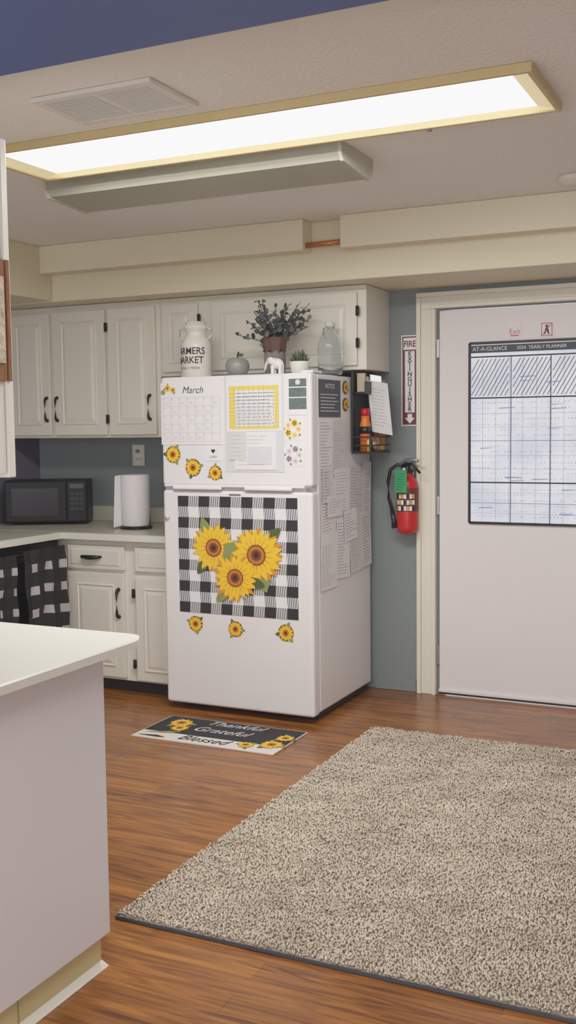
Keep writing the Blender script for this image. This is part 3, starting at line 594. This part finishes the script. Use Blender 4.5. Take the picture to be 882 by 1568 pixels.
# ---------------- rug
rx0,rx1,ry0,ry1=-1.655,.15,2.335,4.31
g=G('shag_rug',((rx0+rx1)/2,(ry0+ry1)/2,0))
mb=MB();mb.box(rx0,rx1,ry0,ry1,.001,.008,M('rug_backing',(150,138,122),.95,.1,30),.002)
bd=M('rug_binding',(60,64,74),.9,.1,60)
mb.frame(rx0-.005,rx1+.005,ry0-.005,ry1+.005,.001,.010,.0048,bd,.001)
mb.obj('backing',g)
sp=.0072;xs=np.arange(rx0+.003,rx1,sp);ys=np.arange(ry0+.003,ry1,sp);gx,gy=np.meshgrid(xs,ys);gx=gx.ravel();gy=gy.ravel();n=len(gx)
gx=gx+rs.uniform(-.0045,.0045,n);gy=gy+rs.uniform(-.0045,.0045,n)
def sn(x,y,s,seed,K=10):
    r=np.random.RandomState(seed);o=0
    for _ in range(K):
        k=r.normal(0,s,2);o=o+np.sin(k[0]*x+k[1]*y+r.uniform(0,6.28))
    return o/K**.5
cl=sn(gx,gy,130,1,24);cl2=sn(gx,gy,22,2,16)
hh=.008+.0024*cl+rs.uniform(-.001,.002,n);hh=np.clip(hh,.002,.018)
la=4*sn(gx,gy,50,5)+rs.uniform(-1.6,1.6,n);ti=rs.uniform(.1,1.0,n)
ax=np.stack([np.sin(ti)*np.cos(la),np.sin(ti)*np.sin(la),np.cos(ti)],1)
ref=np.tile(np.array([0.,0,1]),(n,1));e1=np.cross(ax,ref);e1/=np.linalg.norm(e1,axis=1)[:,None];e2=np.cross(ax,e1)
L=rs.uniform(.005,.008,n)[:,None];W=rs.uniform(.0031,.0043,n)[:,None]
ctr=np.stack([gx,gy,.008+hh],1)
V=np.stack([ctr+ax*L,ctr+e1*W,ctr+e2*W,ctr-e1*W,ctr-e2*W,ctr-ax*L],1)
V[:,:,2]=np.maximum(V[:,:,2],.003)
V=V-np.array(g.location)
b0=(np.arange(n)*6)[:,None,None];T_=np.array([[0,1,2],[0,2,3],[0,3,4],[0,4,1],[5,2,1],[5,3,2],[5,4,3],[5,1,4]])[None]
F=(b0+T_).reshape(-1,3)
me=bpy.data.meshes.new('pile');me.vertices.add(n*6);me.vertices.foreach_set('co',V.reshape(-1));me.loops.add(len(F)*3);me.loops.foreach_set('vertex_index',F.reshape(-1).astype(np.int32))
me.polygons.add(len(F));me.polygons.foreach_set('loop_start',np.arange(0,len(F)*3,3,dtype=np.int32));me.polygons.foreach_set('loop_total',np.full(len(F),3,dtype=np.int32));me.polygons.foreach_set('use_smooth',np.ones(len(F),dtype=bool));me.update(calc_edges=True)
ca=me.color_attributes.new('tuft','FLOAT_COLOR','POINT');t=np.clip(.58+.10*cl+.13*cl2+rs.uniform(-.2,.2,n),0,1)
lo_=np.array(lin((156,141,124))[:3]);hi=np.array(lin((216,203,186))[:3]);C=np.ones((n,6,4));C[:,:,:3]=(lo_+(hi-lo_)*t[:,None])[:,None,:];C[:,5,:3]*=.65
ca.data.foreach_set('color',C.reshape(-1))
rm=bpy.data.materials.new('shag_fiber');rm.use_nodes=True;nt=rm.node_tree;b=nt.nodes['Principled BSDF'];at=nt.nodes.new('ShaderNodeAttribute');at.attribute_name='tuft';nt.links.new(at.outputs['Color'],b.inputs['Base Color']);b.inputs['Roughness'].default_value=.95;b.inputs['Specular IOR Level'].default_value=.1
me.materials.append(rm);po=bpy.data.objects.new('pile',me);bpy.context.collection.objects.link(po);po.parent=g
# ---------------- unseen fill lamp added behind camera to brighten the kitchen
g=G('fill_lamp',(-.6,-.4,2.24))
mb=MB();mb.lathe((-.6,-.4,2.2),[(0,0),(.1,.004),(.17,.03),(.19,.07),(.2,.089)],lens,40);mb.obj('fill_dome',g)
ld=bpy.data.lights.new('fill_light','AREA');ld.shape='DISK';ld.size=.5;ld.energy=42;ld.color=(1,.96,.92);lo=bpy.data.objects.new('fill_light',ld);bpy.context.collection.objects.link(lo);lo.parent=g;lo.location=(0,0,-.06)
wd_=bpy.data.worlds.new('world');scn.world=wd_;wd_.use_nodes=True;bg=wd_.node_tree.nodes['Background'];bg.inputs[0].default_value=(.98,.98,1,1);bg.inputs[1].default_value=2.5
# ---------------- scale whole scene to real size
for ob in list(bpy.context.scene.objects):
    if ob.parent is None: ob.location=Vector(ob.location)*SC;ob.scale=(SC,SC,SC)
cd=bpy.data.cameras.new('camera');cam=bpy.data.objects.new('camera',cd);bpy.context.collection.objects.link(cam);scn.camera=cam
cd.sensor_fit='VERTICAL';cd.sensor_height=24;cd.lens=24*1619.5/1568;cd.clip_start=.05
yaw,pit,rol=math.radians(25.6),math.radians(4.63),math.radians(-.66)
Fv=Vector((-math.sin(yaw)*math.cos(pit),math.cos(yaw)*math.cos(pit),-math.sin(pit)));R0=Vector((math.cos(yaw),math.sin(yaw),0));U0=R0.cross(Fv)
Rv=R0*math.cos(rol)+U0*math.sin(rol);Uv=-R0*math.sin(rol)+U0*math.cos(rol)
cam.matrix_world=Matrix(((Rv.x,Uv.x,-Fv.x,0),(Rv.y,Uv.y,-Fv.y,0),(Rv.z,Uv.z,-Fv.z,1.35*SC),(0,0,0,1)))
vs_=scn.view_settings;vs_.view_transform='Standard';vs_.look='None';vs_.exposure=.28;vs_.gamma=1.08
try:
    vs_.use_curve_mapping=True;cm=vs_.curve_mapping;cm.extend='HORIZONTAL';cm.use_clip=False;cv=cm.curves[3]
    cv.points[0].location=(0,.006);cv.points[1].location=(1,.78);p=cv.points.new(.5,.46);cm.update()
except Exception as e: print(e)
